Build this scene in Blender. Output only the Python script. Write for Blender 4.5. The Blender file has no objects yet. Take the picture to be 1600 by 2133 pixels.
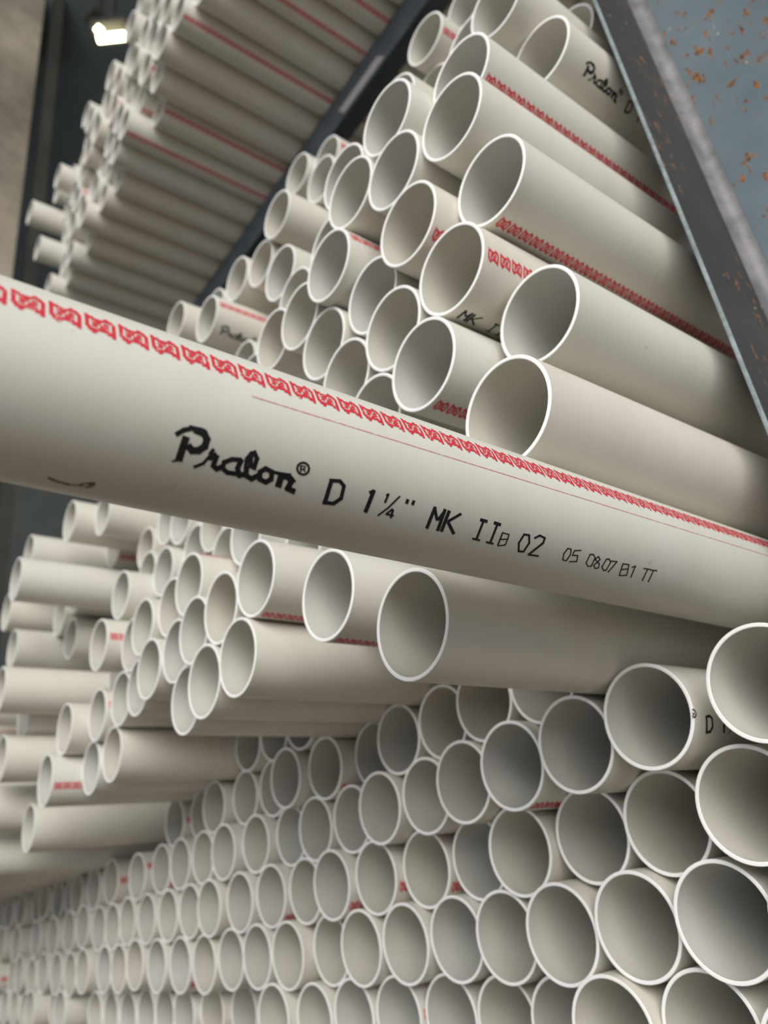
import bpy, bmesh, math, random
from mathutils import Vector, Matrix
random.seed(7)
S = 0.021                      # outer radius of a pipe in metres; stack tables are in pipe radii
CAM = Vector((0, 0, 1.25))
def W(x, y, z): return CAM + Vector((x, y, z)) * S
scene = bpy.context.scene
coll = scene.collection

# ------------------------------------------------------------------ camera
n_ = Vector((0.79441519, 0.17901548, 0.58039466))      # pipe axis seen by the camera
u_ = Vector((-0.12644163, -0.88589977, 0.44631169))    # up seen by the camera
x_ = n_.cross(u_)
cd = bpy.data.cameras.new('camera'); cam = bpy.data.objects.new('camera', cd); coll.objects.link(cam)
right = Vector((x_[0], n_[0], u_[0])); down = Vector((x_[1], n_[1], u_[1])); fwd = Vector((x_[2], n_[2], u_[2]))
M = Matrix((right, -down, -fwd)).transposed().to_4x4(); M.translation = CAM
cam.matrix_world = M
cd.sensor_fit = 'HORIZONTAL'; cd.sensor_width = 36; cd.lens = 36; cd.clip_start = 0.01
cd.dof.use_dof = True; cd.dof.focus_distance = 0.235; cd.dof.aperture_fstop = 17.5
scene.camera = cam

# ------------------------------------------------------------------ light
world = bpy.data.worlds.new('world'); scene.world = world; world.use_nodes = True
bg = world.node_tree.nodes['Background']
bg.inputs[0].default_value = (0.87, 0.93, 1.0, 1); bg.inputs[1].default_value = .98
def area(name, loc, target, sx, sy, power, col):
    l = bpy.data.lights.new(name, 'AREA'); l.shape = 'RECTANGLE'; l.size = sx; l.size_y = sy
    l.energy = power; l.color = col
    o = bpy.data.objects.new(name, l); coll.objects.link(o); o.location = loc
    o.rotation_euler = (Vector(target) - Vector(loc)).to_track_quat('-Z', 'Y').to_euler()
    return o
area('doorway_daylight', (2.5, -2.3, 3.2), (-0.3, 0.25, 1.4), 3.6, 2.8, 235, (1.0, 0.965, 0.91))
scene.view_settings.view_transform = 'Standard'; scene.view_settings.look = 'None'
scene.view_settings.gamma = 1; scene.view_settings.use_curve_mapping = False
scene.view_settings.exposure = -0.2

# ------------------------------------------------------------------ materials
def mat(name):
    m = bpy.data.materials.new(name); m.use_nodes = True
    return m, m.node_tree.nodes, m.node_tree.links, m.node_tree.nodes['Principled BSDF']
def ramp(nd, a, ca, b, cb):
    r = nd.new('ShaderNodeValToRGB'); r.color_ramp.elements[0].position = a; r.color_ramp.elements[0].color = ca
    r.color_ramp.elements[1].position = b; r.color_ramp.elements[1].color = cb
    return r
def noise(nd, lk, vec, scale, detail=4, rough=.6):
    n = nd.new('ShaderNodeTexNoise'); n.inputs['Scale'].default_value = scale; n.inputs['Detail'].default_value = detail
    n.inputs['Roughness'].default_value = rough; lk.new(vec, n.inputs['Vector']); return n
def mix(nd, lk, fac, a, b, mode='MIX'):
    m = nd.new('ShaderNodeMix'); m.data_type = 'RGBA'; m.blend_type = mode
    for sock, v in ((m.inputs[0], fac), (m.inputs[6], a), (m.inputs[7], b)):
        if hasattr(v, 'links'): lk.new(v, sock)
        else: sock.default_value = v
    return m.outputs[2]
def pvc(name, base, warm, rough, dirt):
    m, nd, lk, bs = mat(name)
    tc = nd.new('ShaderNodeTexCoord'); oi = nd.new('ShaderNodeObjectInfo')
    add = nd.new('ShaderNodeVectorMath'); add.operation = 'ADD'
    lk.new(tc.outputs['Object'], add.inputs[0]); lk.new(oi.outputs['Location'], add.inputs[1])
    v = add.outputs[0]
    c = mix(nd, lk, oi.outputs['Random'], base, warm)
    n1 = noise(nd, lk, v, 45, 3); r1 = ramp(nd, .35, (0, 0, 0, 1), .75, (1, 1, 1, 1)); lk.new(n1.outputs[0], r1.inputs[0])
    mm = nd.new('ShaderNodeMath'); mm.operation = 'MULTIPLY'; lk.new(r1.outputs[0], mm.inputs[0]); mm.inputs[1].default_value = dirt
    c = mix(nd, lk, mm.outputs[0], c, (.50, .42, .32, 1))
    n2 = noise(nd, lk, v, 160, 5, .7); r2 = ramp(nd, .66, (0, 0, 0, 1), .74, (1, 1, 1, 1)); lk.new(n2.outputs[0], r2.inputs[0])
    m2 = nd.new('ShaderNodeMath'); m2.operation = 'MULTIPLY'; lk.new(r2.outputs[0], m2.inputs[0]); m2.inputs[1].default_value = dirt * 2.0
    c = mix(nd, lk, m2.outputs[0], c, (.16, .12, .09, 1))
    lk.new(c, bs.inputs['Base Color']); bs.inputs['Roughness'].default_value = rough
    bs.inputs['Specular IOR Level'].default_value = .35
    return m
M_BODY = pvc('cream_pvc', (.70, .69, .625, 1), (.72, .68, .60, 1), .42, .13)
M_FRONT = pvc('front_cream_pvc', (.70, .695, .63, 1), (.70, .69, .625, 1), .40, .15)
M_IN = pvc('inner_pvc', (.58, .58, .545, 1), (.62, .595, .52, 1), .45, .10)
M_RIM, nd, lk, bs = mat('sawn_pvc_rim'); bs.inputs['Base Color'].default_value = (.93, .92, .90, 1); bs.inputs['Roughness'].default_value = .6
def ink(name, col, cut):
    m, nd, lk, bs = mat(name)
    tc = nd.new('ShaderNodeTexCoord'); n = noise(nd, lk, tc.outputs['Object'], 900, 3)
    r = ramp(nd, cut, (*col, 1), cut + .12, (.62, .58, .52, 1)); lk.new(n.outputs[0], r.inputs[0])
    lk.new(r.outputs[0], bs.inputs['Base Color']); bs.inputs['Roughness'].default_value = .5
    return m
M_RED = ink('red_ink', (.62, .035, .055), .60)
M_FAINT = ink('faint_red_ink', (.62, .20, .20), .52)
M_SMUDGE = ink('brown_smudge', (.13, .09, .06), .5)
M_BLACK = ink('black_ink', (.008, .008, .012), .72)
def flat(name, col, rough=.6, metal=0, scale=6, dark=.6):
    m, nd, lk, bs = mat(name)
    tc = nd.new('ShaderNodeTexCoord'); n = noise(nd, lk, tc.outputs['Object'], scale, 6, .65)
    r = ramp(nd, .3, (col[0] * dark, col[1] * dark, col[2] * dark, 1), .7, (*col, 1)); lk.new(n.outputs[0], r.inputs[0])
    lk.new(r.outputs[0], bs.inputs['Base Color']); bs.inputs['Roughness'].default_value = rough; bs.inputs['Metallic'].default_value = metal
    return m
def rusty(name, base, pale, rust_amount, rough=.42, metal=.25):
    m, nd, lk, bs = mat(name)
    tc = nd.new('ShaderNodeTexCoord'); v = tc.outputs['Object']
    n0 = noise(nd, lk, v, 14, 5); r0 = ramp(nd, .35, base, .68, pale); lk.new(n0.outputs[0], r0.inputs[0])
    mp = nd.new('ShaderNodeMapping'); mp.inputs['Scale'].default_value = (1, 1, .5); mp.inputs['Location'].default_value = (.13, .4, .22); lk.new(v, mp.inputs['Vector'])
    n1 = noise(nd, lk, mp.outputs[0], 210, 4, .62); r1 = ramp(nd, .585, (0, 0, 0, 1), .615, (1, 1, 1, 1)); lk.new(n1.outputs[0], r1.inputs[0])
    n2 = noise(nd, lk, mp.outputs[0], 26, 3, .6); r2 = ramp(nd, .46 - rust_amount, (0, 0, 0, 1), .56 - rust_amount, (1, 1, 1, 1)); lk.new(n2.outputs[0], r2.inputs[0])
    mu = nd.new('ShaderNodeMath'); mu.operation = 'MULTIPLY'; lk.new(r1.outputs[0], mu.inputs[0]); lk.new(r2.outputs[0], mu.inputs[1])
    n3 = noise(nd, lk, v, 300, 2); r3 = ramp(nd, .4, (.13, .05, .022, 1), .62, (.33, .15, .05, 1)); lk.new(n3.outputs[0], r3.inputs[0])
    c = mix(nd, lk, mu.outputs[0], r0.outputs[0], r3.outputs[0])
    n4 = noise(nd, lk, mp.outputs[0], 330, 3, .5); r4 = ramp(nd, .70, (0, 0, 0, 1), .74, (1, 1, 1, 1)); lk.new(n4.outputs[0], r4.inputs[0])
    mv = nd.new('ShaderNodeMath'); mv.operation = 'MULTIPLY'; lk.new(r4.outputs[0], mv.inputs[0]); lk.new(r2.outputs[0], mv.inputs[1])
    c = mix(nd, lk, mv.outputs[0], c, (.50, .50, .42, 1))
    lk.new(c, bs.inputs['Base Color']); bs.inputs['Roughness'].default_value = rough
    inv = nd.new('ShaderNodeMath'); inv.operation = 'MULTIPLY_ADD'; lk.new(mu.outputs[0], inv.inputs[0]); inv.inputs[1].default_value = -metal; inv.inputs[2].default_value = metal
    lk.new(inv.outputs[0], bs.inputs['Metallic'])
    bp = nd.new('ShaderNodeBump'); bp.inputs['Strength'].default_value = .25; bp.inputs['Distance'].default_value = .001
    lk.new(mu.outputs[0], bp.inputs['Height']); lk.new(bp.outputs[0], bs.inputs['Normal'])
    return m
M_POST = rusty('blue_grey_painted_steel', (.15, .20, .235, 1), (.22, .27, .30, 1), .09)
M_FLANGE = rusty('shade_painted_post_flange', (.030, .030, .031, 1), (.055, .052, .050, 1), -.04, .6, 0)  # near-black base colour carries the shade inside the channel
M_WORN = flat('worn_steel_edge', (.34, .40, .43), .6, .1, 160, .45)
M_BEND = flat('scuffed_highlight_bend', (.29, .285, .29), .5, .1, 60, .45)  # scuffs plus the bend's highlight, put into one paler colour
M_BEAM = flat('dark_blue_beam_paint', (.10, .125, .15), .45, .2, 20, .6)
M_PATCH = flat('pale_beam_patch', (.42, .40, .41), .6, 0, 40, .8)  # paler mottled tone for the slanted patch on the beam front
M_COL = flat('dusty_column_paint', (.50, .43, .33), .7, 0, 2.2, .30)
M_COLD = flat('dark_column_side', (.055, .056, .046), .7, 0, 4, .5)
M_WALL = flat('green_grey_wall', (.20, .22, .20), .8, 0, 2, .7)
M_CEIL = flat('dim_ceiling', (.16, .19, .20), .8, 0, 2, .7)
M_FLOOR = flat('concrete_floor', (.22, .165, .12), .75, 0, 5, .7)
M_LAMP, nd, lk, bs = mat('lamp_glow'); bs.inputs['Emission Color'].default_value = (1, .87, .55, 1); bs.inputs['Emission Strength'].default_value = 14

# ------------------------------------------------------------------ helpers
def link(name, bm, mats, parent=None, loc=None, smooth=True):
    me = bpy.data.meshes.new(name)
    if smooth:
        for f in bm.faces: f.smooth = True
    bm.to_mesh(me); bm.free()
    for m in (mats if isinstance(mats, (list, tuple)) else [mats]): me.materials.append(m)
    o = bpy.data.objects.new(name, me); coll.objects.link(o)
    if parent: o.parent = parent
    if loc is not None: o.location = loc
    return o
def tag(o, label, cat, group=None):
    o['label'] = label; o['category'] = cat
    if group: o['group'] = group
    return o
def box(bm, a, b, mi=0):
    vs = [bm.verts.new((x, y, z)) for x in (a[0], b[0]) for y in (a[1], b[1]) for z in (a[2], b[2])]
    for q in ((0, 1, 3, 2), (4, 6, 7, 5), (0, 4, 5, 1), (2, 3, 7, 6), (0, 2, 6, 4), (1, 5, 7, 3)):
        f = bm.faces.new([vs[i] for i in q]); f.material_index = mi
    return vs
def structure(name, a, b, m):
    bm = bmesh.new(); box(bm, a, b); bmesh.ops.recalc_face_normals(bm, faces=bm.faces)
    o = link(name, bm, m, smooth=False); o['kind'] = 'structure'; return o
def bevel(o, w, seg=3):
    md = o.modifiers.new('bevel', 'BEVEL'); md.width = w; md.segments = seg; md.limit_method = 'ANGLE'
def prism(bm, outline, z0, z1, lean=(0, 0), mi=None):
    n = len(outline); lo = [bm.verts.new((x, y, z0)) for x, y in outline]
    hi = [bm.verts.new((x + lean[0], y + lean[1], z1)) for x, y in outline]
    for i in range(n):
        f = bm.faces.new([lo[i], lo[(i + 1) % n], hi[(i + 1) % n], hi[i]])
        if mi: f.material_index = mi[i]
    bm.faces.new(lo[::-1]); bm.faces.new(hi)

# ------------------------------------------------------------------ the building
structure('floor', (-7, -4.5, -0.1), (5, 8, 0), M_FLOOR)
structure('ceiling', (-7, -4.5, 5.2), (5, 8, 5.3), M_CEIL)
structure('wall_left', (-5.1, -4.5, 0), (-5.0, 8, 5.2), M_WALL)
structure('wall_right', (4.9, 1.6, 0), (5.0, 8, 5.2), M_WALL)
structure('wall_back', (-7, 7.9, 0), (5, 8.0, 5.2), M_WALL)
# building column far behind the stacks
bm = bmesh.new()
x0, y0 = W(-113, 0, 0)[0], W(0, 19, 0)[1]
cw = .32
box(bm, (x0 - .012, y0 - cw, 0), (x0, y0, 5.2), 0)
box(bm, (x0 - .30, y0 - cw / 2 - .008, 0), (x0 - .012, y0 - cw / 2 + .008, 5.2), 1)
box(bm, (x0 - .312, y0 - cw, 0), (x0 - .30, y0, 5.2), 0)
bmesh.ops.recalc_face_normals(bm, faces=bm.faces)
o = link('steel_column', bm, [M_COL, M_COLD], smooth=False); tag(o, 'blurred dusty building column standing far left behind the pipe stacks', 'column')
bm = bmesh.new()
box(bm, (x0 - .02, y0 + .035, 0), (x0 + .05, y0 + .075, 5.2), 0)  # plain dark upright box next to the column
bmesh.ops.recalc_face_normals(bm, faces=bm.faces)
o = link('dark_bar', bm, [M_COLD], smooth=False); tag(o, 'thin dark vertical bar right beside the blurred building column', 'bar')
def lamp(p, L, ang, label):
    root = bpy.data.objects.new('ceiling_lamp', None); coll.objects.link(root); root.location = p; root.rotation_euler = (0, 0, ang)
    tag(root, label, 'lamp', 'lamps glowing at the upper left')
    bm = bmesh.new(); box(bm, (-L / 2 - .02, -.05, .03), (L / 2 + .02, .05, .06)); box(bm, (-.01, -.01, .06), (.01, .01, 5.2 - p[2]))
    bmesh.ops.recalc_face_normals(bm, faces=bm.faces); link('housing', bm, M_COLD, root, smooth=False)
    bm = bmesh.new(); bmesh.ops.create_cone(bm, cap_ends=True, segments=16, radius1=.017, radius2=.017, depth=L, matrix=Matrix.Rotation(math.pi / 2, 4, 'Y'))
    link('glowing_tube', bm, M_LAMP, root)
lamp(W(-94.8, 25.9, 157.8), .03, .3, 'small round lamp glowing left of the longer one, near the blurred column')
lamp(W(-94.2, 28.2, 155.9), .11, .9, 'longer of the two warm glowing lamps at the upper left')

# ------------------------------------------------------------------ rack
# post: C channel, front flange faces the aisle, web faces the camera's right
za, zb = 0.0, CAM[2] + 95 * S
def lean_at(z):   # measured lean of the post
    return (14.60 + 0.026 * ((z - CAM[2]) / S - 13)) * S
xl, xr, t_ = -5.15 * S, -4.34 * S, 0.10 * S
dl = lean_at(zb) - lean_at(za); yb = lean_at(za)
post = bpy.data.objects.new('rack_post', None); coll.objects.link(post); post.location = (xr, yb, 0)
tag(post, 'blue-grey steel rack post with rust spots and worn edges at the upper right', 'post')
def pp(name, outline, mats, mi=None, bw=0.0006):
    bm = bmesh.new(); prism(bm, [(x - xr, y) for x, y in outline], za, zb, (0, dl), mi)
    bmesh.ops.recalc_face_normals(bm, faces=bm.faces)
    o = link(name, bm, mats, post, smooth=False); bevel(o, bw); return o
FD = 2.85 * S; XW = 0.9 * S          # flange depth, far side of the channel
xb = xl + .0019
def arc(cx, cy, r, a0, a1, n=8): return [(cx + r * math.cos(a0 + (a1 - a0) * k / n), cy + r * math.sin(a0 + (a1 - a0) * k / n)) for k in range(n + 1)]
RB = .008
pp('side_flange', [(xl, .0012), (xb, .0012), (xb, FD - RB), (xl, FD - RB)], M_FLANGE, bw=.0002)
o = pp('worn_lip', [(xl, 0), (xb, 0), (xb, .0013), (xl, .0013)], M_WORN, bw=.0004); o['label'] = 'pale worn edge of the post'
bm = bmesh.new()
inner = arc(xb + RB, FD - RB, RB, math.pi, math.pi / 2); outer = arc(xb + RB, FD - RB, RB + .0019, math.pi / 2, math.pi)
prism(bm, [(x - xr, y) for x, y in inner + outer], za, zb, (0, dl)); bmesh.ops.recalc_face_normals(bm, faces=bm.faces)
o = link('corner_bend', bm, M_BEND, post); o['label'] = 'scuffed bend of the post with painted-in highlight'
try: o.data.set_sharp_from_angle(angle=math.radians(40))
except Exception: pass
pp('web', [(xb + RB, FD), (XW, FD), (XW, FD + .0019), (xb + RB, FD + .0019)], M_POST, bw=.0002)
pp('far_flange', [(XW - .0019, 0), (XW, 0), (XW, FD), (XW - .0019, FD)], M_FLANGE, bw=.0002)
# upper shelf beam
def beam(name, z_top, y0, label, patch=False, h=2.3, x0=-64, x1=-4.5):
    root = bpy.data.objects.new(name, None); coll.objects.link(root); root.location = W(x0, y0, z_top)
    tag(root, label, 'beam')
    L = (x1 - x0) * S
    bm = bmesh.new()
    box(bm, (0, 0, -h * S), (L, .003, 0)); bmesh.ops.recalc_face_normals(bm, faces=bm.faces)
    f = link('front_flange', bm, M_BEAM, root, smooth=False); bevel(f, .0008)
    bm = bmesh.new(); box(bm, (0, .003, -.003), (L, h * S, 0)); bmesh.ops.recalc_face_normals(bm, faces=bm.faces)
    link('top_flange', bm, M_BEAM, root, smooth=False)
    if patch:
        bm = bmesh.new(); a = (patch[0] - x0) * S; b = (patch[1] - x0) * S
        vs = [(a, -.0004, -1.35 * S), (b - .012, -.0004, -1.35 * S), (b, -.0004, -2.1 * S), (a + .01, -.0004, -2.1 * S)]
        lo = [bm.verts.new(v) for v in vs]; hi = [bm.verts.new((v[0], .0002, v[2])) for v in vs]
        bm.faces.new(lo); bm.faces.new(hi[::-1])
        for i in range(4): bm.faces.new([lo[i], hi[i], hi[(i + 1) % 4], lo[(i + 1) % 4]])
        bmesh.ops.recalc_face_normals(bm, faces=bm.faces)
        p = link('pale_patch', bm, M_PATCH, root, smooth=False); p['label'] = 'pale patch on the beam'
    return root
beam('shelf_beam', 44.45, 20.7, 'dark blue steel beam carrying the upper shelf of pipes, pale patch on it', (-23.2, -18.6))
beam('shelf_beam', 44.45, 150, 'far rear beam under the upper shelf of pipes')
beam('shelf_beam', -4.05, 20.7, 'lower steel beam carrying the lower stack of pipes', h=2.5)
beam('shelf_beam', -4.05, 150, 'far rear beam under the lower stack of pipes', h=2.5)
def simple_post(x, y, label):
    bm = bmesh.new(); t = .003; w = 2 * S; d = 3 * S
    prism(bm, [(0, 0), (w, 0), (w, d), (w - t, d), (w - t, t), (0, t)], 0, zb)
    bmesh.ops.recalc_face_normals(bm, faces=bm.faces)
    o = link('rack_post', bm, M_POST, loc=(x, y, 0), smooth=False); tag(o, label, 'post')
simple_post(W(-66.2, 0, 0)[0], W(0, 20.7, 0)[1], 'steel rack post at the far left end of the beams')
simple_post(W(-66.2, 0, 0)[0], W(0, 150, 0)[1], 'rear steel rack post at the far left end of the beams')
simple_post(W(-4.4, 0, 0)[0], W(0, 150, 0)[1], 'rear steel rack post behind the rusty one')

# ------------------------------------------------------------------ pipes
LEN = 190.0
def pipe_mesh(center, ys, seg=64, ri=.925, mats=None):
    """tube with bevelled sawn rim, axis +Y; center(y) gives the axis offset"""
    bm = bmesh.new()
    prof = [(ys[0] + .05, ri, 1), (ys[0] + .012, ri, 2), (ys[0], ri + .012, 2), (ys[0], .988, 2), (ys[0] + .012, 1.0, 2)]
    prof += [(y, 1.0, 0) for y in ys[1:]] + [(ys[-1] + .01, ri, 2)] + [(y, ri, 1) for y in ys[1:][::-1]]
    rings = []
    for y, r, mi in prof:
        cx, cz = center(y)
        rings.append([bm.verts.new(((cx + r * math.sin(a)) * S, y * S, (cz + r * math.cos(a)) * S)) for a in [2 * math.pi * k / seg for k in range(seg)]])
    n = len(rings); no = len(ys) - 1
    for i in range(n):
        A, B = rings[i], rings[(i + 1) % n]
        if i in (0,): mi = 1
        elif i in (1, 2, 3): mi = 2
        elif i < 4 + no: mi = 0
        elif i == 4 + no: mi = 2
        else: mi = 1
        for k in range(seg):
            f = bm.faces.new([A[k], A[(k + 1) % seg], B[(k + 1) % seg], B[k]]); f.material_index = mi
            f.smooth = True
    bmesh.ops.recalc_face_normals(bm, faces=bm.faces)
    me = bpy.data.meshes.new('pipe'); bm.to_mesh(me); bm.free()
    for m in mats: me.materials.append(m)
    try: me.set_sharp_from_angle(angle=math.radians(35))
    except Exception: pass
    return me
YS = [0, .15, .6, 2, 6, 15, 30, 60, 100, 150, LEN]
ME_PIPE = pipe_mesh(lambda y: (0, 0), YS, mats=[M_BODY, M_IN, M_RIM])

UNIT = ["110000000000110000", "111110000001111100", "111111111111111110", "110011111100000111", "110000111001110011",
        "110011011001100011", "110001100110110011", "110011100111000011", "111000001111110011", "011111111111111111",
        "001111100000011111", "000011000000000011"]
def band_mesh(center, y0, y1, pitch=.337, t0=-.15, t1=.15, mats=M_RED, eps=1.0035):
    me = bpy.data.meshes.new('red_band'); V = []; F = []
    runs = []
    nr = len(UNIT); nc = len(UNIT[0]); uw = pitch * .86
    for j, row in enumerate(UNIT):
        k = 0
        while k < nc:
            if row[k] == '1':
                e = k
                while e < nc and row[e] == '1': e += 1
                runs.append(((k - .25) / nc * uw, (e + .25) / nc * uw, t0 + (t1 - t0) * (j - .1) / nr, t0 + (t1 - t0) * (j + 1.1) / nr)); k = e
            else: k += 1
    y = y0
    while y < y1:
        cx, cz = center(y)
        for a, b, p, q in runs:
            i = len(V)
            for yy, th in ((y + a, p), (y + b, p), (y + b, q), (y + a, q)):
                V.append(((cx + eps * math.sin(th)) * S, yy * S, (cz + eps * math.cos(th)) * S))
            F.append((i, i + 1, i + 2, i + 3))
        y += pitch
    me.from_pydata(V, [], F); me.materials.append(mats); me.update(); return me
ME_BAND = band_mesh(lambda y: (0, 0), .12, LEN - .3)

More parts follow.
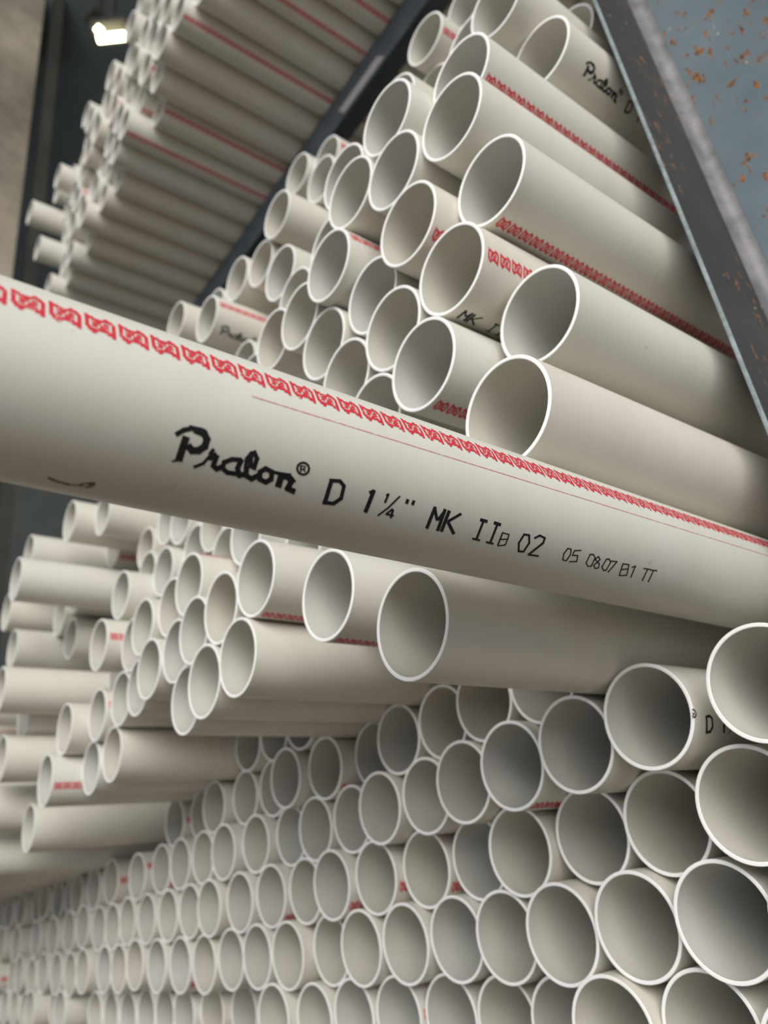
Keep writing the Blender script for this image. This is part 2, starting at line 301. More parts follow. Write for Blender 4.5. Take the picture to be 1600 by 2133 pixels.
TEXT = [[float(v) for v in l.split()] for l in '''2.7887 2.5292 2.7865 2.4587 2.8676 2.4655 2.8703 2.5366
2.7865 2.4587 2.7861 2.39 2.8669 2.3962 2.8676 2.4655
2.7861 2.39 2.7874 2.3224 2.8679 2.3282 2.8669 2.3962
2.7874 2.3224 2.7904 2.2556 2.8707 2.2609 2.8679 2.3282
2.7593 2.5404 2.8164 2.5181 2.8257 2.538 2.7686 2.5604
2.6985 2.2525 2.7823 2.1715 2.8194 2.2083 2.7362 2.2895
2.7616 2.1858 2.8745 2.1312 2.8974 2.1781 2.785 2.2323
2.8519 2.1373 2.9783 2.1283 2.9805 2.181 2.8543 2.1894
2.8363 2.1321 2.8776 2.1388 2.8716 2.1679 2.8303 2.161
2.9003 2.1364 3.0131 2.1321 3.0132 2.1602 2.9004 2.1643
2.9003 2.1305 3.04 2.1474 3.0286 2.2229 2.8886 2.2053
3.0242 2.139 3.0997 2.2272 3.0389 2.276 2.9624 2.1878
3.0939 2.2104 3.0896 2.3364 3.0098 2.3317 3.0144 2.2065
3.097 2.3174 3.0126 2.4129 2.9507 2.3601 3.0364 2.2656
3.0342 2.3996 2.9186 2.4295 2.8936 2.3545 3.0094 2.3247
2.9289 2.4316 2.8468 2.3712 2.8914 2.3111 2.9726 2.3705
2.9957 2.5429 3.0906 2.4682 3.1143 2.4969 3.0199 2.5726
3.0736 2.491 3.1221 2.3738 3.1547 2.3891 3.1068 2.5071
3.1354 2.3017 3.1738 2.3186 3.1438 2.3892 3.105 2.372
3.1104 2.3575 3.1937 2.339 3.2208 2.426 3.1378 2.4444
3.2366 2.3639 3.2377 2.5108 3.1767 2.5046 3.1762 2.3586
3.2005 2.4529 3.2854 2.4981 3.2627 2.5514 3.1769 2.5049
3.2202 2.5014 3.2975 2.4408 3.3394 2.4896 3.263 2.5513
3.5031 2.375 3.3747 2.3976 3.3609 2.3465 3.4894 2.3237
3.4155 2.3809 3.3122 2.4543 3.2771 2.4109 3.3813 2.3383
3.3329 2.4059 3.3464 2.5088 3.2923 2.5092 3.279 2.4067
3.3096 2.4602 3.4121 2.5089 3.3947 2.5578 3.2912 2.5078
3.3625 2.4998 3.4933 2.4864 3.5073 2.5411 3.3764 2.5543
3.5213 2.3436 3.5092 2.4755 3.4461 2.4642 3.4589 2.3332
3.4934 2.4194 3.5682 2.5287 3.5172 2.5582 3.4415 2.4479
3.4941 2.5089 3.5843 2.4522 3.6244 2.5053 3.5352 2.5632
3.6046 2.245 3.5593 2.3433 3.5179 2.3256 3.5637 2.2277
3.5637 2.3069 3.5899 2.4407 3.5458 2.445 3.5196 2.3114
3.6181 2.2028 3.6938 2.291 3.6503 2.3228 3.5738 2.2345
3.689 2.2784 3.6906 2.4241 3.6336 2.4206 3.6324 2.2755
3.6062 2.2545 3.6244 2.3324 3.5697 2.3413 3.5513 2.2637
3.6244 2.3324 3.6456 2.4115 3.591 2.4204 3.5697 2.3413
3.5985 2.3886 3.6402 2.5217 3.5789 2.5324 3.5371 2.3993
3.588 2.4716 3.7044 2.5064 3.6949 2.5671 3.5774 2.5309
3.6402 2.5195 3.7265 2.4374 3.7757 2.4841 3.6909 2.5679
3.833 2.3843 3.7555 2.4618 3.7081 2.4198 3.7868 2.3432
3.7682 2.4046 3.8076 2.5236 3.7487 2.534 3.7092 2.4151
3.7533 2.4771 3.8786 2.5012 3.8764 2.5606 3.7502 2.5353
3.8197 2.5178 3.8928 2.4426 3.9419 2.4858 3.8702 2.5623
3.8796 2.4997 3.8471 2.3799 3.9081 2.3721 3.9405 2.4921
3.8982 2.4267 3.7729 2.4001 3.7817 2.3446 3.9062 2.3704
3.8762 2.3752 3.9663 2.3706 3.9728 2.4104 3.8826 2.4148
4.0482 2.3878 4.0542 2.4701 3.9703 2.4658 3.9647 2.384
4.0542 2.4701 4.0642 2.5551 3.9797 2.5502 3.9703 2.4658
3.964 2.3721 4.117 2.358 4.1349 2.4383 3.9819 2.452
4.0984 2.3531 4.2109 2.4289 4.1644 2.4932 4.0499 2.4157
4.1971 2.4195 4.1756 2.5707 4.1016 2.5504 4.1249 2.401
4.1171 2.5012 4.2499 2.5223 4.2519 2.5921 4.1178 2.5696
4.3327 2.243 4.3346 2.2948 4.3057 2.2947 4.3038 2.243
4.3368 2.286 4.31 2.3309 4.2842 2.318 4.3113 2.2732
4.3169 2.3245 4.2679 2.3503 4.2519 2.3281 4.3011 2.3023
4.2777 2.348 4.2193 2.3476 4.2175 2.3221 4.2759 2.3224
4.2294 2.35 4.1772 2.3238 4.1902 2.3019 4.2421 2.328
4.1849 2.3303 4.1535 2.2855 4.1775 2.273 4.2087 2.3177
4.1565 2.2943 4.1548 2.243 4.1831 2.243 4.1849 2.2944
4.1524 2.2518 4.1807 2.2074 4.2053 2.2199 4.1772 2.2643
4.1735 2.2138 4.2237 2.1881 4.2379 2.2098 4.1879 2.2355
4.2138 2.1904 4.2721 2.1902 4.2721 2.2154 4.2138 2.2156
4.2622 2.1879 4.3129 2.2135 4.2987 2.2354 4.2478 2.2098
4.3055 2.2071 4.3356 2.2518 4.311 2.2645 4.2807 2.2198
4.2142 2.2403 4.2376 2.3089 4.2162 2.314 4.1927 2.2454
4.1974 2.238 4.2666 2.2317 4.2687 2.2479 4.1996 2.2541
4.2709 2.2351 4.2721 2.2723 4.2536 2.2724 4.2525 2.2352
4.2716 2.2729 4.2178 2.2911 4.2107 2.2759 4.2646 2.2577
4.2494 2.2689 4.2892 2.291 4.2799 2.3047 4.24 2.2825
4.6779 2.3043 4.6806 2.3779 4.6221 2.3753 4.6197 2.302
4.6806 2.3779 4.6867 2.4529 4.6279 2.4499 4.6221 2.3753
4.6867 2.4529 4.6964 2.5299 4.6373 2.5265 4.6279 2.4499
4.6964 2.5299 4.7102 2.6098 4.6507 2.606 4.6373 2.5265
4.6127 2.3019 4.7728 2.2743 4.7858 2.3184 4.6261 2.3458
4.7634 2.2725 4.8654 2.3341 4.8375 2.3708 4.7344 2.3087
4.8617 2.3289 4.8738 2.4196 4.8208 2.42 4.8088 2.3296
4.8738 2.4196 4.8916 2.5131 4.8382 2.5132 4.8208 2.42
4.8938 2.5023 4.8123 2.6135 4.7642 2.58 4.8478 2.4706
4.8228 2.6074 4.6588 2.6302 4.6387 2.581 4.8028 2.5582
5.2959 2.2993 5.2915 2.3736 5.23 2.3666 5.2347 2.2927
5.2915 2.3736 5.291 2.4491 5.229 2.4417 5.23 2.3666
5.291 2.4491 5.2947 2.5267 5.2321 2.5187 5.229 2.4417
5.2947 2.5267 5.303 2.607 5.2397 2.5985 5.2321 2.5187
5.2875 2.3216 5.2191 2.3586 5.1933 2.3278 5.2622 2.2908
5.507 2.2949 5.4983 2.4212 5.4634 2.4165 5.4725 2.2906
5.5041 2.3104 5.4671 2.3342 5.4485 2.3154 5.4857 2.2916
5.6788 2.2938 5.6194 2.3878 5.5948 2.3763 5.6549 2.2825
5.6194 2.3878 5.5669 2.4835 5.5416 2.4715 5.5948 2.3763
5.5735 2.473 5.5228 2.5424 5.4986 2.5274 5.5499 2.4585
5.5228 2.5424 5.4759 2.6136 5.451 2.598 5.4986 2.5274
5.6421 2.4743 5.5812 2.5721 5.5539 2.5567 5.6158 2.4596
5.558 2.5457 5.6855 2.5394 5.6943 2.5649 5.5666 2.5711
5.656 2.4743 5.6814 2.5971 5.6455 2.5953 5.6205 2.4729
5.8243 2.3032 5.823 2.3631 5.7721 2.3587 5.7736 2.299
5.9203 2.2986 5.9159 2.3611 5.8687 2.3556 5.8733 2.2934
6.2844 2.3067 6.281 2.3833 6.2249 2.3771 6.2286 2.301
6.281 2.3833 6.2827 2.4612 6.226 2.4547 6.2249 2.3771
6.2827 2.4612 6.2896 2.5414 6.2323 2.5344 6.226 2.4547
6.2896 2.5414 6.3024 2.6247 6.2444 2.6171 6.2323 2.5344
6.2751 2.3129 6.3294 2.3893 6.2872 2.4053 6.2322 2.3288
6.3294 2.3893 6.3892 2.4677 6.3478 2.484 6.2872 2.4053
6.4482 2.3235 6.4177 2.4019 6.3779 2.3893 6.4091 2.3113
6.4177 2.4019 6.3925 2.4816 6.3519 2.4685 6.3779 2.3893
6.4562 2.3032 6.4561 2.3797 6.3988 2.375 6.3992 2.2988
6.4561 2.3797 6.4611 2.4577 6.4034 2.4526 6.3988 2.375
6.4611 2.4577 6.4716 2.5379 6.4133 2.5324 6.4034 2.4526
6.4716 2.5379 6.4882 2.6213 6.4292 2.6152 6.4133 2.5324
6.5301 2.3083 6.5288 2.4083 6.4708 2.4025 6.4727 2.303
6.5288 2.4083 6.5365 2.5112 6.4778 2.5049 6.4708 2.4025
6.5365 2.5112 6.5542 2.6189 6.4945 2.6118 6.4778 2.5049
6.7332 2.3179 6.6438 2.3937 6.6069 2.3678 6.6977 2.2924
6.6438 2.3937 6.56 2.4703 6.5217 2.4438 6.6069 2.3678
6.5652 2.4411 6.6604 2.514 6.6249 2.5445 6.528 2.4706
6.6604 2.514 6.7623 2.5902 6.7286 2.6218 6.6249 2.5445
7.1553 2.3197 7.1553 2.4124 7.1128 2.4082 7.1133 2.3158
7.1553 2.4124 7.1637 2.5075 7.1207 2.503 7.1128 2.4082
7.1637 2.5075 7.1814 2.6068 7.1378 2.6017 7.1207 2.503
7.0648 2.2972 7.2063 2.2982 7.2112 2.3425 7.0696 2.3411
7.0759 2.5916 7.2247 2.5899 7.2376 2.6206 7.0885 2.6221
7.4216 2.3105 7.4213 2.4074 7.3776 2.4032 7.3783 2.3066
7.4213 2.4074 7.4305 2.507 7.3863 2.5024 7.3776 2.4032
7.4305 2.507 7.4504 2.611 7.4054 2.6059 7.3863 2.5024
7.3233 2.2891 7.4661 2.2941 7.4687 2.3389 7.3256 2.3335
7.3405 2.5937 7.4876 2.5934 7.5008 2.6246 7.3534 2.6247
7.5656 2.4095 7.576 2.5119 7.5468 2.5089 7.5368 2.4068
7.576 2.5119 7.5979 2.6189 7.5682 2.6156 7.5468 2.5089
7.5425 2.4085 7.6858 2.4113 7.6895 2.4287 7.546 2.4258
7.6908 2.4146 7.7095 2.4951 7.6857 2.4944 7.6671 2.414
7.7088 2.4961 7.5729 2.528 7.5606 2.5107 7.697 2.4789
7.7077 2.4849 7.7229 2.5941 7.6983 2.5908 7.6835 2.4819
7.7233 2.5936 7.5885 2.6337 7.5733 2.6156 7.7086 2.5758
7.9817 2.3592 7.9535 2.5197 7.9115 2.51 7.9412 2.3502
7.9464 2.4929 8.0438 2.6387 8.0065 2.645 7.9086 2.499
7.9945 2.6172 8.1121 2.6003 8.1341 2.6326 8.0167 2.6495
8.0885 2.6222 8.1057 2.4535 8.1478 2.4638 8.1329 2.6337
8.1123 2.4809 8.0344 2.3518 8.073 2.3444 8.1502 2.4735
8.0763 2.3711 7.9509 2.3791 7.9418 2.3499 8.0672 2.3418
8.166 2.3707 8.2611 2.3053 8.2921 2.3275 8.1982 2.3932
8.2561 2.3062 8.3985 2.3267 8.3948 2.3559 8.2517 2.3351
8.4036 2.3308 8.4152 2.4272 8.372 2.4249 8.3608 2.3288
8.4176 2.418 8.3557 2.498 8.3157 2.4788 8.3792 2.3994
8.3557 2.498 8.3013 2.5802 8.2597 2.5602 8.3157 2.4788
8.3013 2.5802 8.2552 2.6655 8.2117 2.6443 8.2597 2.5602
8.2192 2.6333 8.436 2.6161 8.4549 2.6465 8.2381 2.6636
8.9508 2.4019 8.9183 2.5082 8.891 2.5005 8.9244 2.3945
8.9163 2.4922 8.9738 2.6052 8.9475 2.6061 8.8902 2.4933
8.9435 2.5894 9.0434 2.5884 9.0537 2.6084 8.9537 2.6093
9.0255 2.6009 9.0357 2.4773 9.0634 2.4838 9.0543 2.608
9.0386 2.4932 8.9958 2.3983 9.0221 2.3965 9.0648 2.4915
9.0225 2.4125 8.9296 2.4128 8.9246 2.3944 9.0175 2.394
9.2403 2.3903 9.0928 2.4235 9.0798 2.4058 9.2277 2.3726
9.1078 2.4087 9.113 2.4992 9.085 2.4955 9.0803 2.4053
9.084 2.4833 9.2144 2.4623 9.2269 2.481 9.0968 2.502
9.2233 2.4663 9.2774 2.577 9.2503 2.5779 9.1963 2.4674
9.2764 2.5791 9.12 2.6131 9.1031 2.5935 9.26 2.5598
9.4767 2.4033 9.488 2.5638 9.4584 2.5595 9.4481 2.3995
9.4722 2.5441 9.5705 2.6044 9.5554 2.6175 9.4562 2.5567
9.5378 2.5973 9.6231 2.581 9.6402 2.601 9.5552 2.6174
9.6098 2.5967 9.5912 2.4333 9.6204 2.4372 9.6401 2.6012
9.6048 2.4522 9.5192 2.3986 9.5373 2.3862 9.6221 2.4396
9.5493 2.405 9.4592 2.4178 9.4483 2.3992 9.5387 2.3865
9.681 2.4081 9.6352 2.4776 9.6074 2.4668 9.6541 2.3975
9.6198 2.4555 9.7208 2.4912 9.7129 2.5081 9.6112 2.4722
9.6906 2.4967 9.7212 2.4372 9.7494 2.4471 9.7195 2.5069
9.7321 2.4587 9.6478 2.41 9.6649 2.3969 9.7485 2.4454
9.725 2.4974 9.6734 2.5776 9.6445 2.5651 9.6973 2.4854
9.6614 2.5547 9.7605 2.613 9.746 2.6266 9.6459 2.5678
9.7261 2.6085 9.7976 2.5751 9.8207 2.5935 9.7498 2.6271
9.792 2.5944 9.7466 2.5104 9.7751 2.5095 9.8206 2.5936
9.7697 2.5282 9.6943 2.5016 9.7024 2.4847 9.7771 2.5111
9.8891 2.4107 9.8774 2.5697 9.8464 2.5633 9.8595 2.4048
9.8616 2.5488 9.9648 2.6105 9.9494 2.6238 9.8452 2.5617
9.9307 2.6032 10.0011 2.5899 10.0193 2.6104 9.9492 2.6237
9.9867 2.6051 9.9845 2.4351 10.0148 2.4406 10.0185 2.6112
9.9992 2.4552 9.9143 2.4088 9.9312 2.3952 10.0154 2.4414
9.9451 2.4147 9.87 2.4243 9.8588 2.4053 9.9341 2.3957
9.9938 2.4189 10.1417 2.4028 10.1525 2.4222 10.0048 2.4382
10.1552 2.4122 10.115 2.5212 10.0842 2.512 10.1256 2.4035
10.115 2.5212 10.0921 2.6351 10.0597 2.6252 10.0842 2.512
10.3149 2.4184 10.3438 2.5248 10.3125 2.523 10.284 2.4168
10.3438 2.5248 10.3899 2.6366 10.3581 2.6345 10.3125 2.523
10.2893 2.4135 10.4554 2.4048 10.4643 2.4246 10.2983 2.4332
10.4628 2.4083 10.5005 2.4916 10.4699 2.4926 10.4323 2.4094
10.4997 2.493 10.3403 2.5355 10.3209 2.5161 10.4811 2.4738
10.5016 2.4875 10.5581 2.6087 10.5265 2.6079 10.4703 2.4869
10.5573 2.6101 10.3761 2.648 10.3553 2.6268 10.5372 2.5892
10.5333 2.4409 10.6184 2.3975 10.6414 2.414 10.5571 2.4577
10.6384 2.4047 10.6525 2.5135 10.6198 2.51 10.6063 2.4014
10.6525 2.5135 10.685 2.6277 10.6515 2.6238 10.6198 2.51
10.8374 2.404 11.0309 2.3925 11.0405 2.4128 10.8471 2.4241
10.9723 2.4151 10.9825 2.5236 10.9486 2.5192 10.9392 2.411
10.9825 2.5236 11.0115 2.6376 10.9766 2.6327 10.9486 2.5192
11.018 2.4007 11.2128 2.3864 11.2232 2.4067 11.0286 2.421
11.1327 2.4124 11.1458 2.5195 11.1114 2.5155 11.0991 2.4087
11.1458 2.5195 11.1775 2.6319 11.1422 2.6274 11.1114 2.5155'''.strip().splitlines()]
def text_mesh(s0, th0, s_from=-9, s_to=99, shift=0.0, center=lambda y: (0, 0), eps=1.004):
    V = []; F = []
    for q in TEXT:
        if q[0] < s_from or q[0] > s_to: continue
        i = len(V)
        for k in range(0, 8, 2):
            y = q[k] - s0 + shift; th = q[k + 1] - th0; cx, cz = center(y)
            V.append(((cx + eps * math.sin(th)) * S, y * S, (cz + eps * math.cos(th)) * S))
        F.append((i, i + 1, i + 2, i + 3))
    me = bpy.data.meshes.new('printed_text'); me.from_pydata(V, [], F); me.materials.append(M_BLACK); me.update(); return me

def add_child(name, me, parent, ang=0.0, y=0.0):
    o = bpy.data.objects.new(name, me); coll.objects.link(o); o.parent = parent
    o.location = (0, y * S, 0); o.rotation_euler = (0, ang, 0); return o

# --- the long pipe crossing the picture, its free end pokes out past the camera
d = Vector((-0.00935, 0.99988, -0.01239)); Y0 = -7.0
fx, fz = -7.004 + d.x * Y0, 5.143 + d.z * Y0
def fc(y):      # y measured from the free end: straight to 27 radii, then bends level
    s = min(y, 27) + (1 - math.exp(-max(0, y - 27) / 12)) * 12
    return (d.x * s, d.z * s)
ys = [0, .15, .6, 2, 6, 10, 15, 20, 24, 27, 30, 34, 38, 44, 52, 64, 80, 110, 150, LEN]
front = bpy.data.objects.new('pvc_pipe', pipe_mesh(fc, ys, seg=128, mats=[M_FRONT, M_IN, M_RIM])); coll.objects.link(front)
front.location = W(fx, Y0, fz)
tag(front, 'large cream PVC pipe crossing the whole photo with big black lettering and a red band', 'pipe', 'pipes of the leaning heap')
def band_theta_shift(me, f):
    for v in me.vertices: pass
# red band follows slightly twisting line measured on the pipe
me = bpy.data.meshes.new('red_band'); V = []; F = []
pitch = .337; nr = len(UNIT); nc = len(UNIT[0])
y = 0.2
off = (1.03 - Y0) % pitch
y = off
while y < LEN - 1:
    s = y + Y0
    tc_ = 1.325 - 0.0115 * max(-4, min(s, 22))
    for j, row in enumerate(UNIT):
        k = 0
        while k < nc:
            if row[k] == '1':
                e = k
                while e < nc and row[e] == '1': e += 1
                i = len(V)
                p = tc_ - .145 + .29 * (j - .12) / nr; q = tc_ - .145 + .29 * (j + 1.12) / nr
                for yy, th in ((y + (k - .3) / nc * .295, p), (y + (e + .3) / nc * .295, p), (y + (e + .3) / nc * .295, q), (y + (k - .3) / nc * .295, q)):
                    cx, cz = fc(yy); V.append(((cx + 1.0035 * math.sin(th)) * S, yy * S, (cz + 1.0035 * math.cos(th)) * S))
                F.append((i, i + 1, i + 2, i + 3)); k = e
            else: k += 1
    y += pitch
me.from_pydata(V, [], F); me.materials.append(M_RED); me.update(); add_child('red_band', me, front)
me = text_mesh(Y0, 0, center=fc); add_child('printed_text', me, front)
# thin faint scratch line of red below the band
V = []; F = []
for k in range(80):
    s = 3.5 + k * .17; th = 1.60 - (s - 5) * .008
    for dd in (0, .013): 
        cx, cz = fc(s - Y0); V.append(((cx + 1.003 * math.sin(th + dd)) * S, (s - Y0) * S, (cz + 1.003 * math.cos(th + dd)) * S))
for k in range(79): F.append((2 * k, 2 * k + 2, 2 * k + 3, 2 * k + 1))
me = bpy.data.meshes.new('faint_red_line'); me.from_pydata(V, [], F); me.materials.append(M_FAINT); me.update(); add_child('faint_red_line', me, front)

# brown smudge near the free end, underside
V = []; F = []
rs = random.Random(5)
for k in range(22):
    a = k / 21; s = 1.72 + .42 * a; th = 3.15 + .07 * math.sin(a * 3.0) - .06 * a; w = .018 + .04 * (a > .75) + rs.uniform(0, .012); i = len(V)
    for ds, dt in ((-.012, -w), (.014, -w * .7), (.014, w), (-.012, w * .6)):
        cx, cz = fc(s + ds - Y0); V.append(((cx + 1.003 * math.sin(th + dt)) * S, (s + ds - Y0) * S, (cz + 1.003 * math.cos(th + dt)) * S))
    F.append((i, i + 1, i + 2, i + 3))
me = bpy.data.meshes.new('smudge'); me.from_pydata(V, [], F); me.materials.append(M_SMUDGE); me.update(); add_child('smudge', me, front)

# --- measured stacks: name x y z [angle of the red band]
TABLE = '''A1 -11.238 14.903 28.67 2.11
A2 -9.992 16.221 30.272
A3 -6.702 12.41 21.812
A4 -8.362 13.226 22.981
A5 -12.002 17.374 30.551
A6 -11.796 15.376 26.718
A7 -7.08 10.409 17.533 2.52
A8 -7.104 9.654 15.437
A9 -6.743 9.954 13.165 -3.01
A10 -8.924 16.771 24.932
A11 -6.366 13.253 19.81
A12 -6.883 16.656 24.379
A13 -9.092 9.688 17.791
A13b -10.825 12.025 22.171
A14 -9.106 9.573 15.762
A15 -8.744 9.332 13.466 2.49
A16 -7.866 9.408 11.374 1.92
A17 -6.704 10.266 9.596
A18 -6.94 8.92 7.08
A19 -8.916 9.159 9.558 3.08
A20 -13.944 12.908 11.478 1.04
A21 -9.893 9.414 11.336
A22 -10.747 9.744 13.174
A23 -12.861 9.683 13.185
A24 -11.918 9.531 11.392
A25 -10.945 9.407 9.611
A26 -11.859 9.376 14.941 1.33
A27 -10.853 9.624 16.794 1.68
A28 -11.755 10.259 18.735
A29 -17.077 13.694 26.355
A30 -18.178 15.065 29.746 1.73
A31 -20.069 14.758 30.484
A32 -18.341 12.262 24.738
A33 -20.21 12.495 23.855
A34 -16.549 10.97 19.458
A35 -22.106 12.417 24.58
A36 -22.41 11.085 22.014 1.51
A36b -25.728 13.152 26.089
A37 -25.403 11.051 24.085
A37b -27.406 11.962 24.519
A38 -12.864 10.323 17.042
A39 -15.671 10.88 17.632
A40 -13.881 9.726 14.939
A41 -15.792 9.994 15.611
A42 -18.249 11.707 17.268
A43 -21.627 12.22 19.538
A44 -20.434 11.853 17.896 0.76
A45 -17.795 12.413 15.29
M1 -17.05 11.237 9.357
M2 -13.969 11.329 7.414
M3 -12.648 8.858 5.907 -3.13
M4 -9.8 8.59 4.242
M5 -15.962 9.016 7.637 3.05
M6 -21.844 11.211 11.168
M7 -18.768 10.365 10.429
M8 -22.95 11.329 12.85
M9 -24.965 11.563 12.788
M10 -20.836 9.422 9.434 0.59
M11 -17.966 9.036 7.573
M12 -19.97 9.165 7.625
M13 -16.898 8.91 5.85
M14 -18.923 8.956 5.812 2.0
M15 -20.937 9.322 5.851
M16 -21.974 9.474 7.658
M17 -22.909 9.712 9.47
M18 -23.978 9.407 7.674
M19 -26.979 11.137 12.631
M20 -24.933 9.543 9.462
M22a -30.973 11.205 11.95 1.82
M22b -26.96 9.919 9.512
M23 -28.968 10.167 12.261
M24 -30.156 11.711 13.9
M25 -31.221 12.054 15.625
M27 -27.867 11.658 15.361
M28 -26.021 11.46 14.519
M29 -28.908 9.35 10.075 1.54
M30 -30.899 10.797 9.682
M31 -28.015 9.949 7.778
M32 -25.989 9.811 7.643
M33 -30.112 9.802 7.697 1.42
M34 -31.024 9.937 5.898
M35 -29.015 10.033 5.993
M36 -33.042 8.83 5.826 1.96
M37 -38.315 9.677 4.757 -3.05
M38 -32.181 9.203 7.636
M39 -39.595 11.037 10.574
M40 -41.187 11.395 9.316
M41 -37.845 8.976 9.547
M42 -37.431 8.095 7.545
M43 -35.907 7.469 10.148
L1 -34.071 9.427 17.889
L2 -32.088 10.322 17.459
L3 -38.128 8.645 17.766 2.54
L4 -34.747 7.44 14.882
L5 -41.56 8.597 15.878
L7 -40.138 8.736 13.413
L8 -36.725 10.664 15.338 -2.78
L9 -37.409 10.732 13.264
L10 -38.692 10.507 14.837
L11 -36.098 12.238 17.803 2.39
B1 -6.279 13.089 2.438
B2 -8.738 13.271 2.477
B3 -10.741 13.457 2.389
B4 -7.517 13.691 0.666
B5 -9.747 14.455 0.648
B6 -11.784 14.62 0.667 2.89
B7 -13.83 14.423 0.603
B8 -12.849 13.665 2.365 2.82
B9 -14.853 13.957 2.358
B10 -15.863 14.512 4.11
B11 -13.843 14.162 4.122 -2.93
B12 -11.814 14.101 4.084
B13 -17.885 14.527 4.09
B14 -19.931 15.125 4.078
B15 -16.871 14.403 2.351 -3.06
B16 -18.895 14.316 2.356
B17 -20.92 14.741 2.334
B18 -22.955 14.68 2.325
B19 -21.947 14.602 4.068 2.41
B20 -23.964 14.284 4.127
B21 -25.983 14.941 4.127
B22 -22.95 14.435 5.86 -3.03
B23 -24.972 14.525 5.885
B24 -27.002 14.543 5.913
B25 -28.002 14.862 4.143 2.59
B26 -24.975 14.965 2.372
B27 -26.994 14.666 2.379
B28 -28.999 14.364 2.358
B29 -30.007 14.514 4.126
B30 -34.094 14.625 4.118 1.62
B31 -32.027 14.894 4.098 0.16
B33 -35.093 14.425 2.381 2.39
B34 -33.067 14.404 2.373
B35 -31.005 14.477 2.375
B36 -25.954 14.589 0.59 2.41
B37 -27.964 14.435 0.556
B38 -30.206 14.3 0.535
B39 -32.235 14.433 0.548
B40 -34.304 14.397 0.524
B41 -23.944 14.743 0.565
B42 -21.923 14.438 0.591 2.29
B43 -19.9 14.653 0.588 1.92
B44 -17.88 14.901 0.595 2.15
B45 -15.852 15.015 0.619
B46 -12.832 14.175 -1.14
B47 -10.809 14.123 -1.099
B48 -8.773 13.95 -1.104
B48b -6.767 13.644 -1.213
B49 -14.85 14.506 -1.149
B50 -16.861 14.725 -1.132 3.01
B51 -18.882 14.642 -1.149 3.0
B52 -20.906 14.583 -1.165
B53 -22.921 14.883 -1.176
B54 -24.936 14.507 -1.224
B55 -26.957 14.488 -1.194
B56 -28.967 14.524 -1.224
B57 -30.979 14.422 -1.316
B58 -33.036 14.366 -1.291 2.35
B59 -35.232 14.3 -1.26
B60 -9.795 14.185 -2.835
B61 -11.808 13.937 -2.87
B62 -13.822 14.826 -2.962 0.79
B63 -15.841 15.037 -2.961
B64 -17.861 15.031 -2.908
B65 -19.884 14.892 -2.902 1.53
B66 -21.907 14.803 -2.923
B67 -23.93 14.718 -3.015
B68 -25.957 14.434 -2.973
B69 -29.999 15.494 -3.064
B70 -32.02 15.2 -3.029
B71 -34.025 14.941 -3.071
B72 -36.031 14.985 -3.124
B73 -38.054 14.989 -3.127
B74 -7.593 13.582 -3.127
C3 -37.54 14.3 2.317 1.22
C4 -40.939 14.3 2.445 1.65
C5 -43.435 14.3 2.337
C6 -46.088 14.3 2.32
C7 -38.665 14.3 0.582
C8 -36.377 14.3 0.543
C10 -42.673 14.377 0.483
C11 -40.665 14.328 0.459
C12 -44.895 14.3 0.71
C13 -47.089 14.3 0.582
C14 -49.918 14.3 0.487
C15 -53.252 14.3 0.521
C16 -57.505 14.3 0.417
C18 -37.66 14.3 -1.16
C19 -39.661 14.312 -1.276
C20 -41.689 14.355 -1.265
C21 -44.645 14.3 -1.28
C22 -46.649 14.324 -1.374
C23 -48.897 14.3 -1.317
C24 -53.608 14.3 -1.452
C25 -56.345 14.3 -1.218
C26 -51.409 14.3 -1.216
C28 -40.056 14.937 -3.241
C29 -42.062 14.868 -3.235
C30 -44.066 14.8 -3.198
D0 -48.2 14.674 2.34
D1 -50.674 14.678 2.345
D2 -52.676 14.458 2.441
D3 -54.76 14.681 2.34 1.45
D4 -56.78 14.248 2.34
D5 -58.799 14.058 2.341
D6 -60.819 14.687 2.341
D7 -62.84 14.378 2.34 1.59
D8 -59.701 13.935 0.549
D9 -61.721 14.249 0.549
D10 -58.698 14.529 -1.216
D11 -60.718 14.039 -1.216 1.8
D12 -62.74 14.034 -1.22
D13 -47.737 14.227 -3.057
D14 -50.02 14.65 -3.0
D15 -52.338 13.987 -3.003
D16 -54.653 14.336 -3.162
D17 -57.28 14.41 -3.0
D18 -59.602 14.42 -3.004
D19 -61.622 14.399 -3.004
K20 -42.022 8.497 4.132
K21 -44.333 8.853 4.129
K22 -46.952 8.579 4.13
K23 -49.16 8.987 4.1
K24 -51.639 8.699 4.157
K25 -53.729 8.511 4.146
K26 -55.735 8.501 4.1
K27 -57.74 8.775 4.1
K28 -59.76 8.758 4.1
K29 -61.78 8.745 4.1
K30 -40.0 8.329 5.85
K31 -43.03 8.647 5.866
K32 -45.345 7.793 5.859
K33 -47.965 7.97 5.859
K34 -50.18 8.684 5.85
K35 -52.692 8.364 5.863 2.23
K36 -54.737 7.842 5.881
K37 -56.742 8.1 5.85
K38 -58.76 7.753 5.85 2.35
K39 -60.78 8.266 5.85
K40 -44.009 8.544 7.615
K41 -46.324 8.51 7.608
K42 -48.944 8.627 7.608
K43 -51.16 7.849 7.6
K44 -53.683 8.566 7.605
K45 -55.717 7.889 7.63
K46 -44.904 8.093 9.408
K47 -47.22 8.137 9.401
K48 -49.84 8.112 9.401
K49 -52.06 8.602 9.4
K50 -54.58 8.324 9.4 2.39
K51 -42.1 8.379 11.1
K52 -46.02 8.047 11.1 2.29
K53 -48.34 7.824 11.1
K54 -50.96 8.494 11.1
K55 -53.18 8.644 11.1 2.55
K56 -55.7 8.165 11.1'''
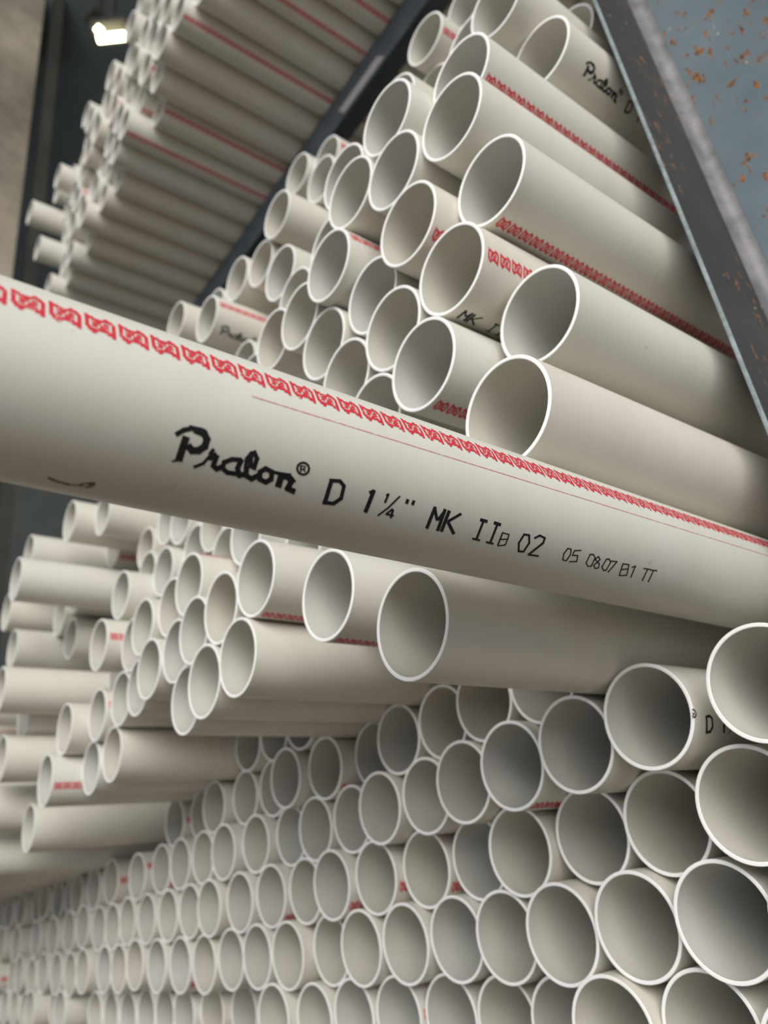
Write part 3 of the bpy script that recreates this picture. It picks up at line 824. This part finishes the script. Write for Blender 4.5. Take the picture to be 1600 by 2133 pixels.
LABELS = dict(l.split('|') for l in '''A1|lone cream pipe end against the dark gap right of the steel beam, upper heap
A2|pipe end cut by the top edge, just right of the lone pipe by the beam
A3|pipe running out of the top edge of the photo, widest mouth there, cream inside
A4|half-hidden mouth behind the serrated red band pipe at the top of the heap
A5|thin sliver of a mouth below and right of the lone pipe by the beam
A6|shaded pipe mouth below the lone pipe end by the beam, mostly covered by larger mouths
A7|pipe with serrated red band along its underside, second big mouth from the heap top
A8|big pipe mouth third from the top of the heap, brown scuff on its right wall
A9|wide pipe with the long red band running down to the steel post
A10|tiny crescent of rim peeking out left of the top pipe with black script
A11|pipe beside the steel post printed with black script, its mouth below the topmost arc
A12|highest pipe mouth touching the steel post, only its top arc visible
A13|tall oval pipe mouth at the left shoulder of the heap, next to the dark gap
A13b|thin rim arc right behind the oval mouth at the left shoulder of the heap
A14|pipe mouth directly under the left shoulder pipe of the heap
A15|pipe mouth with one red stamp at its right rim, in the middle of the heap
A16|pipe with red band on top and black letters MK II underneath its mouth
A17|widest mouth of the heap, right of the MK II pipe, tube running behind the post
A18|large mouth at the lower right of the heap, cut below by the crossing pipe
A19|mouth with faint red stamps under its rim, between MK II pipe and crossing pipe
A20|low arc of a mouth just above the crossing pipe, red band at its right
A21|pipe mouth left of the faint red stamps, beneath the one-stamp pipe
A22|recessed grey pipe mouth half hidden left of the MK II pipe
A23|pipe mouth with clean full rim two places left of the faint red stamps pipe
A24|pipe mouth just above the crossing pipe, third arc from the right along it
A25|pipe mouth rising out behind the crossing pipe, directly left of the faint red stamps pipe
A26|mouth with a red line on the tube to its right, left centre of heap
A27|front pipe of the overlapping pair at the left edge of the heap
A28|rear pipe of the overlapping pair at the left edge of the heap, tan inside
A29|small distant pipe mouth left of the overlapping pair, leaning over its neighbour
A30|small distant pipe mouth with a red dot, at the beam edge above the overlapping pair
A31|small distant pipe mouth touching the steel beam, left of the overlapping pair
A32|small distant pipe with a plain pale body, below the mouth touching the beam
A33|middle mouth of the three small pipes stepping down along the steel beam
A34|small pipe mouth with tan shading, right of the three stepping along the beam
A35|lowest mouth of the three small pipes stepping down along the steel beam
A36|distant pipe with a red line and blurred black script on its body
A36b|thin rim arc just behind the distant pipe with red line and black script
A37|leftmost blurred pipe end of the heap, just above the crossing pipe
A37b|lower twin of the leftmost blurred pipe end above the crossing pipe
A38|rim hidden behind the mouth with the red line, left centre of the heap
A39|hidden tan pipe mouth behind the clean oval mouth, lower left centre of the heap
A40|clean oval pipe mouth with grey inside, lower left centre of the heap
A41|tall half-hidden pipe mouth right of the distant pipe with black script
A42|pipe mouth cut off by the crossing pipe, right of the two small low arcs
A43|upper of two small low arcs above the crossing pipe
A44|lower of two small low arcs above the crossing pipe
A45|dim sliver of a pipe mouth in the gap above the crossing pipe
M1|pipe mouth half covered by the crossing pipe, left of the large central mouth
M2|pipe mouth under the crossing pipe, between the central mouth and the largest protruding pipe
M3|large central pipe mouth below the crossing pipe with a thin red line on its tube
M4|largest protruding pipe below the crossing pipe, chipped rim and sunlit tube
M5|oval pipe mouth with a red band under its tube, below the black script lettering
M6|shaded mouth squeezed left behind the oval mouth with the red band under it
M7|pale inner wall of a pipe hidden between its oval neighbours under the crossing pipe
M8|pipe mouth hanging just below the crossing pipe with a red dash beside it
M9|shaded crescent mouth under the crossing pipe, left of the one with the red dash
M10|pipe mouth with smudges inside, below the red dash
M11|oval pipe mouth right of the smudged mouth, second column under the crossing pipe
M12|long pale oval mouth diagonally below the smudged mouth
M13|lowest right mouth of the protruding cluster, with a clean long tube behind it
M14|bottom mouth of the cluster, overlapping a darker one at its left
M15|lowest mouth of the cluster, partly behind its right neighbour
M16|mouth tucked left of the long pale oval, above the lowest pair
M17|narrow shaded mouth left of the smudged mouth
M18|bright wide mouth at the lower left of the cluster, above the dark shadow line
M19|small mouth in the top left of the cluster, two below the crossing pipe edge
M20|full narrow mouth left of the narrow shaded one
M22a|slim tan mouth, upper of a tight pair in the left of the cluster
M22b|slim mouth, lower of a tight pair in the left of the cluster
M23|pale mouth at the left flank of the cluster beside the blurred tubes
M24|small dark oval mouth, second from the top at the left flank of the cluster
M25|small tan oval mouth, topmost at the left flank of the cluster
M27|narrow grey mouth whose top vanishes behind the crossing pipe, left one of two
M28|narrow grey mouth whose top vanishes behind the crossing pipe, right one of two
M29|pale mouth with a red dot at its right rim, upper one of two such
M30|shaded mouth below and right of the upper red dot
M31|shaded tall mouth touching the lower red dot from the right
M32|mouth half hidden behind the bright wide mouth at the lower left of the cluster
M33|mouth with a red dot at its right rim, lower one of two such
M34|pale end of the front low pair at the left, beside a red stripe
M35|beige end of the front low pair at the left, with a wide grey tube behind
M36|blurred mouth with a red stripe to its right, far lower left
M37|lowest blurred mouth at the far lower left, cream coloured
M38|blurred narrow mouth, centre of the far left tubes
M39|tiny blurred mouth above the blurred narrow one at the far left
M40|blurred sliver mouth left behind the blurred narrow one at the far left
M41|blurred tube end at the left with a pink shadow line beside it
M42|blurred tube cut by the left edge of the photo, lower one
M43|blurred tube cut by the left edge of the photo, upper one
L1|uppermost blurred tube end at the far left, touching the underside of the crossing pipe
L2|blurred tube end with a drip-like bright lip right of the uppermost far left one
L3|blurred tube with a short pink stripe, far left below the crossing pipe
L4|blurred tube end directly under the one with the short pink stripe
L5|blurred tube end nearest the left border, halfway down the far left bunch
L7|blurred tube end at the bottom of the outer far left bunch
L8|blurred tube end with a round lip in the middle of the far left bunch
L9|blurred tube end low in the far left bunch beside a pink edge
L10|blurred tube end squeezed between the outer and inner far left bunches
L11|blurred tube end with a pale pink dash to its right, far left'''.strip().splitlines())
ORD = ['first', 'second', 'third', 'fourth', 'fifth', 'sixth', 'seventh', 'eighth', 'ninth', 'tenth', 'eleventh', 'twelfth', 'thirteenth',
       'fourteenth', 'fifteenth', 'sixteenth', 'seventeenth', 'eighteenth', 'nineteenth', 'twentieth', 'twenty-first', 'twenty-second', 'twenty-third', 'twenty-fourth', 'twenty-fifth', 'twenty-sixth', 'twenty-seventh', 'twenty-eighth', 'twenty-ninth', 'thirtieth', 'thirty-first']
def new_pipe(x, y, z, label, group, band=None):
    o = bpy.data.objects.new('pvc_pipe', ME_PIPE); coll.objects.link(o); o.location = W(x, y, z)
    tag(o, label, 'pipe', group)
    if band is not None: add_child('red_band', ME_BAND, o, band)
    return o
rows = {}
recs = []
for l in TABLE.strip().splitlines():
    p = l.split(); x, y, z = map(float, p[1:4]); band = float(p[4]) if len(p) > 4 else None
    recs.append([p[0], x, y, z, band])
lower = [r for r in recs if r[0][0] in 'BCD']
zs = [-3.0, -1.22, .55, 2.34, 4.1, 5.9]
for r in lower: r.append(min(range(6), key=lambda i: abs(zs[i] - r[3])))
ROWN = ['bottom row', 'second row from the bottom', 'third row from the bottom', 'fourth row from the bottom', 'fifth row from the bottom', 'top row']
for ri in range(6):
    rr = sorted([r for r in lower if r[5] == ri], key=lambda r: -r[1])
    for k, r in enumerate(rr): r.append('lower stack pipe end, %s, %s from the right' % (ROWN[ri], ORD[k]))
KR = sorted([r for r in recs if r[0][0] == 'K'], key=lambda r: (round(r[3] / 1.75), -r[1])); KL = {}
kz = sorted({round(r[3] / 1.75) for r in KR})
for q in kz:
    rr = [r for r in KR if round(r[3] / 1.75) == q]
    for k, r in enumerate(rr): KL[r[0]] = 'blurred tube at the left border, %s layer up, %s going left' % (ORD[kz.index(q)], ORD[k])
PIPES = {}
for r in recs:
    if r[0][0] in 'BCD': lab = r[6]; g = 'pipes of the lower stack'
    elif r[0][0] == 'K': lab = KL[r[0]]; g = 'blurred pipes at the left border'
    else: lab = LABELS[r[0]]; g = 'pipes of the leaning heap'
    PIPES[r[0]] = new_pipe(r[1], r[2], r[3], lab, g, r[4])
# printed text seen on four of them
add_child('printed_text', text_mesh(2.786, 2.328), PIPES['A11'], 2.408, .878)
add_child('printed_text', text_mesh(6.226, 2.480, s_from=6.0), PIPES['A16'], -2.96, .215)
add_child('printed_text', text_mesh(4.738, 2.447, s_from=4.2), PIPES['B2'], 1.943, .494)
add_child('printed_text', text_mesh(2.786, 2.328), PIPES['A36'], 2.54, .382)

# --- upper shelf: seven layers resting on the beam
rnd = random.Random(3)
LAY = ['bottom layer', 'second layer', 'third layer', 'fourth layer', 'fifth layer', 'sixth layer', 'top layer']
red_cols = {8: 2.9, 9: 2.4, 12: 2.6, 14: 3.0, 15: 2.8, 17: 2.6, 18: 2.9}
for lay in range(7):
    z = 44.47 + 1.0 + lay * 1.748
    cols = 20 if lay == 0 else 12
    for k in range(cols):
        x = -48.6 + 2.03 * k + (1.015 if lay % 2 else 0)
        if lay and k > 11: continue
        y = 11.0 + rnd.uniform(-.5, .5) + rnd.choice([0, 0, 0, .8])
        if lay in (2, 4) and k in (0,): y -= 1.7
        if lay == 5 and k == 1: y -= 1.2
        lab = 'blurred PVC pipe on the upper shelf, %s, %s from the left' % (LAY[lay], ORD[k])
        band = red_cols.get(k) if lay == 0 else (rnd.uniform(1.5, 3.5) if rnd.random() < .2 else None)
        new_pipe(x, y, z, lab, 'pipes on the upper shelf', band)
